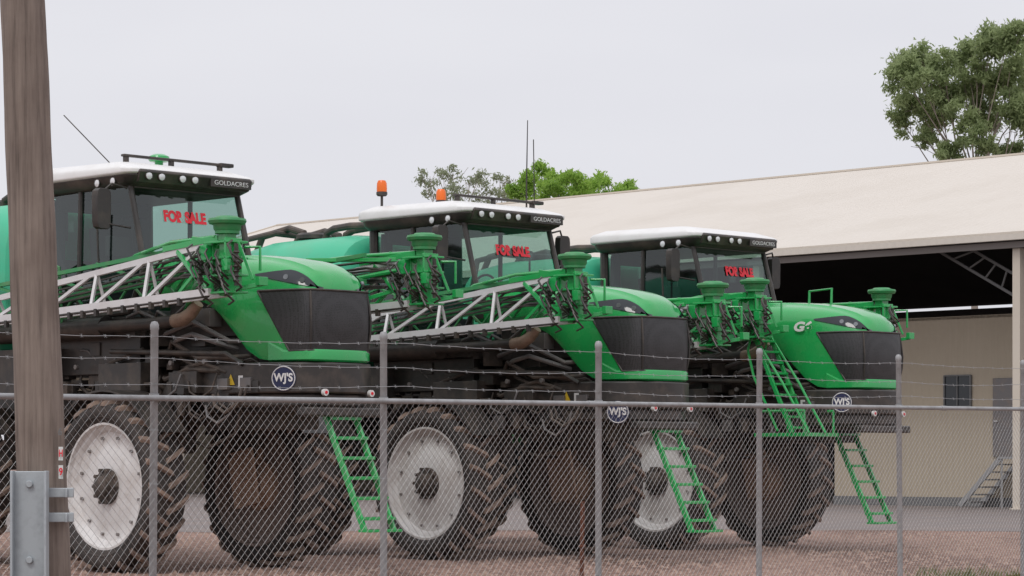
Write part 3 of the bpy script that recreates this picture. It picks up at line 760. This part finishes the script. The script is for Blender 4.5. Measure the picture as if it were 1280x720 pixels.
def f_col(mb): mb.box((0,0,3.3), (.22,.22,6.6), Matrix.Rotation(math.atan2(E.y,E.x),3,'Z')); mb.box((0,0,.02), (.4,.4,.04))
for t in (0.15, -7.5, 8.45, 16.5, 25, 33.5, 41.8): part('column', 'cream', f_col, shed, SL(t,-.02,0), key='scol', bevel=.01)
def f_truss(mb):
    mb.bar(SL(.3,1,5.15), SL(3.3,1,6.8), .07); mb.bar(SL(.3,1,5.7), SL(2.3,1,6.8), .07)
    for k in range(6):
        a = k/6; b = (k+.5)/6
        mb.bar(SL(.3+3*a,1,5.15+1.65*a), SL(.3+2.0*b,1,5.7+1.1*b), .04)
    for k in range(7): mb.bar(SL(T0+.3,.8+1.7*k,6.95+.5*k), SL(T1-.5,.8+1.7*k,6.95+.5*k), .08, .12)
part('roof_truss', 'steel_grey', f_truss, shed)
of = S(3, 3, 0)
office = empty('office_building', (of.x, of.y, 0), 0, 'tan clad office block under the shed roof, with small window and raised door', 'building')
def OL(t, o, z): return S(t, o, z)-of
def f_office(mb):
    slab(mb, OL(-3.5,3,0), OL(8.1,3,0), OL(8.1,3,5.15), OL(-3.5,3,5.15), .1)
    slab(mb, OL(8.1,3.1,0), OL(8.1,9,0), OL(8.1,9,5.15), OL(8.1,3.1,5.15), .1)
    slab(mb, OL(-3.5,3,5.16), OL(8.2,3,5.16), OL(8.2,9,5.16), OL(-3.5,9,5.16), .08)
part('wall', 'tan', f_office, office, key='officewall', smooth=0)
rotE = Matrix.Rotation(math.atan2(-E.y,-E.x),3,'Z')
def f_owin(mb):
    c = OL(3.96,2.96,3.13)
    for dx, dzz, w, h in ((-.42,0,.04,.86),(.42,0,.04,.86),(0,.42,.80,.04),(0,-.42,.80,.04),(0,0,.03,.8)): mb.box(c+rotE@Vector((dx,0,dzz)), (w,.07,h), rotE)
w_ = part('window', 'steel_grey', f_owin, office, key='owin')
part('pane', 'dark_glass', lambda mb: mb.box(OL(3.96,2.975,3.13), (.82,.03,.82), rotE), w_, key='owg')
d_ = part('door', 'grey_metal', lambda mb: mb.box(OL(2.4,2.96,2.4), (.86,.06,2.1), rotE), office, key='odoor', bevel=.01)
part('handle', 'silver', lambda mb: mb.box(OL(2.7,2.9,2.3), (.1,.05,.03), rotE), d_, key='ohandle')
part('plinth', 'steel_grey', lambda mb: slab(mb, OL(-3.5,2.97,0), OL(8.12,2.97,0), OL(8.12,2.97,.25), OL(-3.5,2.97,.25), .02), office, key='oplinth')
sp = S(1.5, 2.2, 0)
stp = MB()
stp.box(S(1.3,2.35,1.32)-sp, (1.3,1.1,.06), rotE)
for k in range(6):
    stp.box(S(2.05+k*.19,2.35,1.14-k*.2)-sp, (.26,.95,.04), rotE)
for o_ in (1.85, 2.85):
    stp.bar(S(1.9,o_,1.3)-sp, S(3.15,o_,.05)-sp, .05, .13)
    for t in (.9, 1.85): stp.bar(S(t,o_,0)-sp, S(t,o_,1.3)-sp, .05)
o = link('entry_steps', stp.mesh('entry_steps', ['step_metal']), None, (sp.x, sp.y, 0)); o['label'] = 'short flight of metal entry steps leading up to the raised office door'; o['category'] = 'steps'

# ------------------------------------------------------------ ground
g = MB(); 
g.quad((-900,-60,0),(900,-60,0),(900,2500,0),(-900,2500,0))
gm = mat('gravel', (.2,.15,.125), .95); nt = gm.node_tree; N = nt.nodes; L = nt.links
tc = N.new('ShaderNodeTexCoord'); b = N['Principled BSDF']
v = N.new('ShaderNodeTexVoronoi'); v.inputs['Scale'].default_value = 13
mpg = N.new('ShaderNodeMapping'); mpg.inputs['Scale'].default_value = (.5,.12,1); L.new(tc.outputs['Object'], mpg.inputs[0])
n1 = N.new('ShaderNodeTexNoise'); n1.inputs['Scale'].default_value = 1; n1.inputs['Detail'].default_value = 8; L.new(mpg.outputs[0], n1.inputs['Vector'])
n2 = N.new('ShaderNodeTexNoise'); n2.inputs['Scale'].default_value = 5; n2.inputs['Detail'].default_value = 10; n2.inputs['Roughness'].default_value = .85
for t in (v, n2): L.new(tc.outputs['Object'], t.inputs['Vector'])
sx = N.new('ShaderNodeSeparateColor'); L.new(v.outputs['Color'], sx.inputs[0])
c1 = N.new('ShaderNodeValToRGB'); e = c1.color_ramp.elements; e[0].position = 0; e[0].color = (.09,.045,.034,1); e[1].position = 1; e[1].color = (.50,.34,.27,1); x_ = e.new(.5); x_.color = (.26,.155,.12,1)
L.new(sx.outputs[0], c1.inputs[0])
c2 = N.new('ShaderNodeValToRGB'); e = c2.color_ramp.elements; e[0].position = .40; e[0].color = (.16,.09,.07,1); e[1].position = .62; e[1].color = (.37,.25,.195,1)
L.new(n2.outputs['Fac'], c2.inputs[0])
mx = N.new('ShaderNodeMixRGB'); L.new(n1.outputs['Fac'], mx.inputs[0]); L.new(c1.outputs[0], mx.inputs[1]); L.new(c2.outputs[0], mx.inputs[2])
c3 = N.new('ShaderNodeValToRGB'); e = c3.color_ramp.elements; e[0].position = .38; e[0].color = (.66,.62,.60,1); e[1].position = .60; e[1].color = (1.1,1.1,1.1,1)
L.new(n1.outputs['Fac'], c3.inputs[0]); mu = N.new('ShaderNodeMixRGB'); mu.blend_type = 'MULTIPLY'; mu.inputs[0].default_value = 1; L.new(mx.outputs[0], mu.inputs[1]); L.new(c3.outputs[0], mu.inputs[2])
L.new(mu.outputs[0], b.inputs['Base Color'])
bp = N.new('ShaderNodeBump'); bp.inputs['Strength'].default_value = 1; bp.inputs['Distance'].default_value = .04
L.new(v.outputs['Distance'], bp.inputs['Height']); L.new(bp.outputs['Normal'], b.inputs['Normal'])
o = link('ground', g.mesh('ground', ['gravel'], 0)); o['kind'] = 'structure'
mat('bitumen', (.17,.15,.145), .85, dirt=(.27,.21,.18), dfac=.7, dscale=.6, bump=.4, bscale=60)
rr = random.Random(2)
near = [(x, 45.5+rr.uniform(-.6,.6)+.8*math.sin(x*.3)-(.1*x if x > 0 else 0)) for x in [-40+k*1.0 for k in range(91)]]
yd = MB(); poly = near+[(50,140),(-40,140)]
yd.v = [Vector((x,y,.004)) for x, y in poly]; yd.face(range(len(poly)))
o = link('yard', yd.mesh('yard', ['bitumen'], 0)); o['kind'] = 'structure'
sm = MB(); rr = random.Random(9)
for k in range(11000):
    D = rr.uniform(22, 44); X = (rr.uniform(-60,1340)-640)*D/F; r = rr.choice((.010,.012,.014,.018,.024,.032,.04))*rr.uniform(.7,1.3)
    b0 = len(sm.v); ph = rr.random()*6
    for q in range(5):
        a = ph+2*math.pi*q/5; sm.v.append(Vector((X+r*math.cos(a)*rr.uniform(.7,1.3), D+r*math.sin(a)*rr.uniform(.7,1.3), -.002)))
    sm.v.append(Vector((X+rr.uniform(-.3,.3)*r, D, r*rr.uniform(.5,1.1))))
    for q in range(5): sm.face((b0+q, b0+(q+1) % 5, b0+5))
o = link('gravel', sm.mesh('gravel', ['stone'], 0)); o['kind'] = 'stuff'; o['label'] = 'loose reddish brown gravel stones on the yard'; o['category'] = 'gravel'
gr = MB()
for k in range(34):
    px = rr.uniform(1150,1330) if k < 24 else rr.uniform(480, 1100); D = rr.uniform(26.5,28.5) if k < 24 else rr.uniform(24,27); X = (px-640)*D/F
    for q in range(16):
        x = X+rr.gauss(0,.12); y = D+rr.gauss(0,.12); h = rr.uniform(.04,.13); dx = rr.gauss(0,.06); w = .006
        b0 = len(gr.v); gr.v += [Vector((x-w,y,0)), Vector((x+w,y,0)), Vector((x+dx,y+rr.gauss(0,.03),h))]; gr.face((b0,b0+1,b0+2))
o = link('grass', gr.mesh('grass', ['grass'], 0)); o['kind'] = 'stuff'; o['label'] = 'thin dry grass tufts along the fence foot'; o['category'] = 'grass'

# ------------------------------------------------------------ trees
def tree(name, label, group, base, clumps, leafm, D, nleaf, ls, trunk_r, seed, flat=.75, k_=1.0):
    rr = random.Random(seed)
    root = empty(name, (base.x, base.y, 0), 0, label, 'tree', group)
    tb = MB(); lf = MB(); b0 = Vector((base.x, base.y, 0))
    cs = []
    for px, py, r in clumps:
        DD = D+rr.uniform(-2.2, 2.2); p = at(px, py, DD)-b0; cs.append((p, r*k_*DD/F))
    zmin = min(p.z for p, r in cs); fork = Vector((rr.uniform(-.3,.3), 0, zmin*.55)); fork2 = Vector(((sum(p.x for p, r in cs)/len(cs))*.5, 0, zmin*.92))
    tb.tube([(0,0,-.2),(0,0,1),fork*.6,fork,fork2], [trunk_r*1.3,trunk_r,trunk_r*.85,trunk_r*.75,trunk_r*.6], 10)
    for p, r in cs:
        s0 = fork.lerp(fork2, rr.uniform(.4,1)); mid = s0.lerp(p, .5)+Vector((rr.uniform(-.4,.4), rr.uniform(-.4,.4), rr.uniform(-.1,.5)))
        tb.tube([s0, s0.lerp(mid,.5)+Vector((0,0,.15)), mid, p], [trunk_r*.25,trunk_r*.2,trunk_r*.14,trunk_r*.06], 6)
        for q in range(5):
            e_ = p+Vector((rr.gauss(0,.5), rr.gauss(0,.5), rr.gauss(0,.35)))*r; s1_ = mid.lerp(p, rr.uniform(.3,1))
            tb.tube([s1_, s1_.lerp(e_,.5)+Vector((0,0,.1)), e_], [trunk_r*.07,trunk_r*.045,.01], 4)
        subs = [p+Vector((rr.gauss(0,.5), rr.gauss(0,.5), rr.gauss(0,.42)))*r for _ in range(9)]
        for q in range(int(nleaf*(r/1.0)**1.6)):
            c = rr.choice(subs)+Vector((rr.gauss(0,.24), rr.gauss(0,.24), rr.gauss(0,.24*flat)))*r
            d = Vector((rr.gauss(0,.7), rr.gauss(0,.7), rr.gauss(-.5,.6))).normalized(); w = d.cross(Vector((rr.gauss(0,1),rr.gauss(0,1),rr.gauss(0,1)))).normalized()
            l_ = ls*rr.uniform(.6,1.3); ww = l_*.32
            k = len(lf.v); lf.v += [c-d*l_*.5, c+w*ww*.5, c+d*l_*.5, c-w*ww*.5]; lf.face((k,k+1,k+2,k+3))
    link('trunk', tb.mesh('trunk', ['bark']), root); link('crown', lf.mesh('crown', [leafm], 0), root)
    return root
b_ = at(1225, 600, 106)
tree('gum_tree', 'tall gum tree with open grey green crown rising behind the shed, top right', None, b_,
     [(1128,95,24),(1150,72,24),(1142,125,28),(1170,110,24),(1178,82,22),(1128,152,18),(1162,148,24),(1205,108,18),(1212,68,24),(1238,55,26),(1268,58,30),(1264,98,28),(1240,105,24),(1208,142,22),(1245,150,24),(1275,155,28),(1185,190,18),(1228,182,20),(1300,110,30),(1310,60,28),(1268,190,22),(1305,170,26),(1262,42,20),(1222,88,20),(1160,172,13),(1150,98,22),(1136,72,16),(1190,128,18),(1270,128,24),(1225,125,18)],
     'gum_leaf', 106, 2300, .25, .19, 21, k_=.95)
b_ = at(590, 600, 122)
tree('sparse_tree', 'thin grey green tree top showing above the shed ridge left of the bright bush', None, b_,
     [(528,225,13),(548,222,12),(565,216,13),(585,228,14),(600,220,11),(540,240,13),(572,240,14),(612,238,13),(628,222,12),(632,240,14),(650,238,14),(560,250,14),(600,250,14),(640,254,12)], 'sparse_leaf', 122, 620, .22, .16, 5)
b_ = at(725, 600, 118)
tree('leafy_tree', 'bright green leafy tree top above the shed ridge, near the middle', None, b_,
     [(660,232,16),(680,222,16),(700,228,18),(688,240,18),(722,228,17),(745,232,17),(765,234,15),(785,236,13),(735,244,18),(665,246,16),(710,246,18),(765,246,14),(645,240,12),(795,240,8)], 'bright_leaf', 118, 1900, .24, .22, 6)

# ------------------------------------------------------------ world, sun, camera
w = bpy.data.worlds.new('World'); scn.world = w; w.use_nodes = True; nt = w.node_tree; N = nt.nodes; L = nt.links
SE, SR = R(50), R(200)
sky = N.new('ShaderNodeTexSky'); sky.sky_type = 'NISHITA'; sky.sun_disc = False; sky.sun_elevation = SE; sky.sun_rotation = SR
bg = N['Background']; bg.inputs['Strength'].default_value = .08; L.new(sky.outputs[0], bg.inputs[0])
tc = N.new('ShaderNodeTexCoord'); mp = N.new('ShaderNodeMapping'); mp.inputs['Scale'].default_value = (1,1,4)
nz = N.new('ShaderNodeTexNoise'); nz.inputs['Scale'].default_value = 2.2; nz.inputs['Detail'].default_value = 4
L.new(tc.outputs['Generated'], mp.inputs[0]); L.new(mp.outputs[0], nz.inputs['Vector'])
cr = N.new('ShaderNodeValToRGB'); e = cr.color_ramp.elements; e[0].position = .3; e[0].color = (.745,.74,.795,1); e[1].position = .7; e[1].color = (.84,.835,.875,1)
L.new(nz.outputs['Fac'], cr.inputs[0])
sp_ = N.new('ShaderNodeSeparateXYZ'); L.new(tc.outputs['Generated'], sp_.inputs[0])
mr = N.new('ShaderNodeMapRange'); mr.inputs['From Min'].default_value = .18; mr.inputs['From Max'].default_value = .9; mr.inputs['To Min'].default_value = 1; mr.inputs['To Max'].default_value = 1.5
L.new(sp_.outputs['Z'], mr.inputs['Value'])
bg2 = N.new('ShaderNodeBackground'); L.new(cr.outputs[0], bg2.inputs[0]); L.new(mr.outputs[0], bg2.inputs[1])
mxs = N.new('ShaderNodeMixShader'); mxs.inputs[0].default_value = .93
L.new(bg.outputs[0], mxs.inputs[1]); L.new(bg2.outputs[0], mxs.inputs[2]); L.new(mxs.outputs[0], [n for n in N if n.type == 'OUTPUT_WORLD'][0].inputs[0])
sl = bpy.data.lights.new('sun', 'SUN'); sl.energy = 1.1; sl.angle = R(20); sl.color = (1,.97,.93)
so = bpy.data.objects.new('sun', sl); col.objects.link(so)
dirv = Vector((math.sin(SR)*math.cos(SE), math.cos(SR)*math.cos(SE), math.sin(SE)))
so.rotation_euler = dirv.to_track_quat('Z', 'Y').to_euler(); so.location = (0,0,50)
cam = bpy.data.cameras.new('camera'); co = bpy.data.objects.new('camera', cam); col.objects.link(co)
cam.sensor_width = 36; cam.lens = 90; cam.shift_y = (HY-360)/1280; cam.clip_end = 4000; cam.clip_start = .5
co.location = (0,0,EYE); co.rotation_euler = (R(90),0,0); scn.camera = co
scn.view_settings.view_transform = 'Standard'; scn.view_settings.look = 'None'; scn.view_settings.exposure = 0
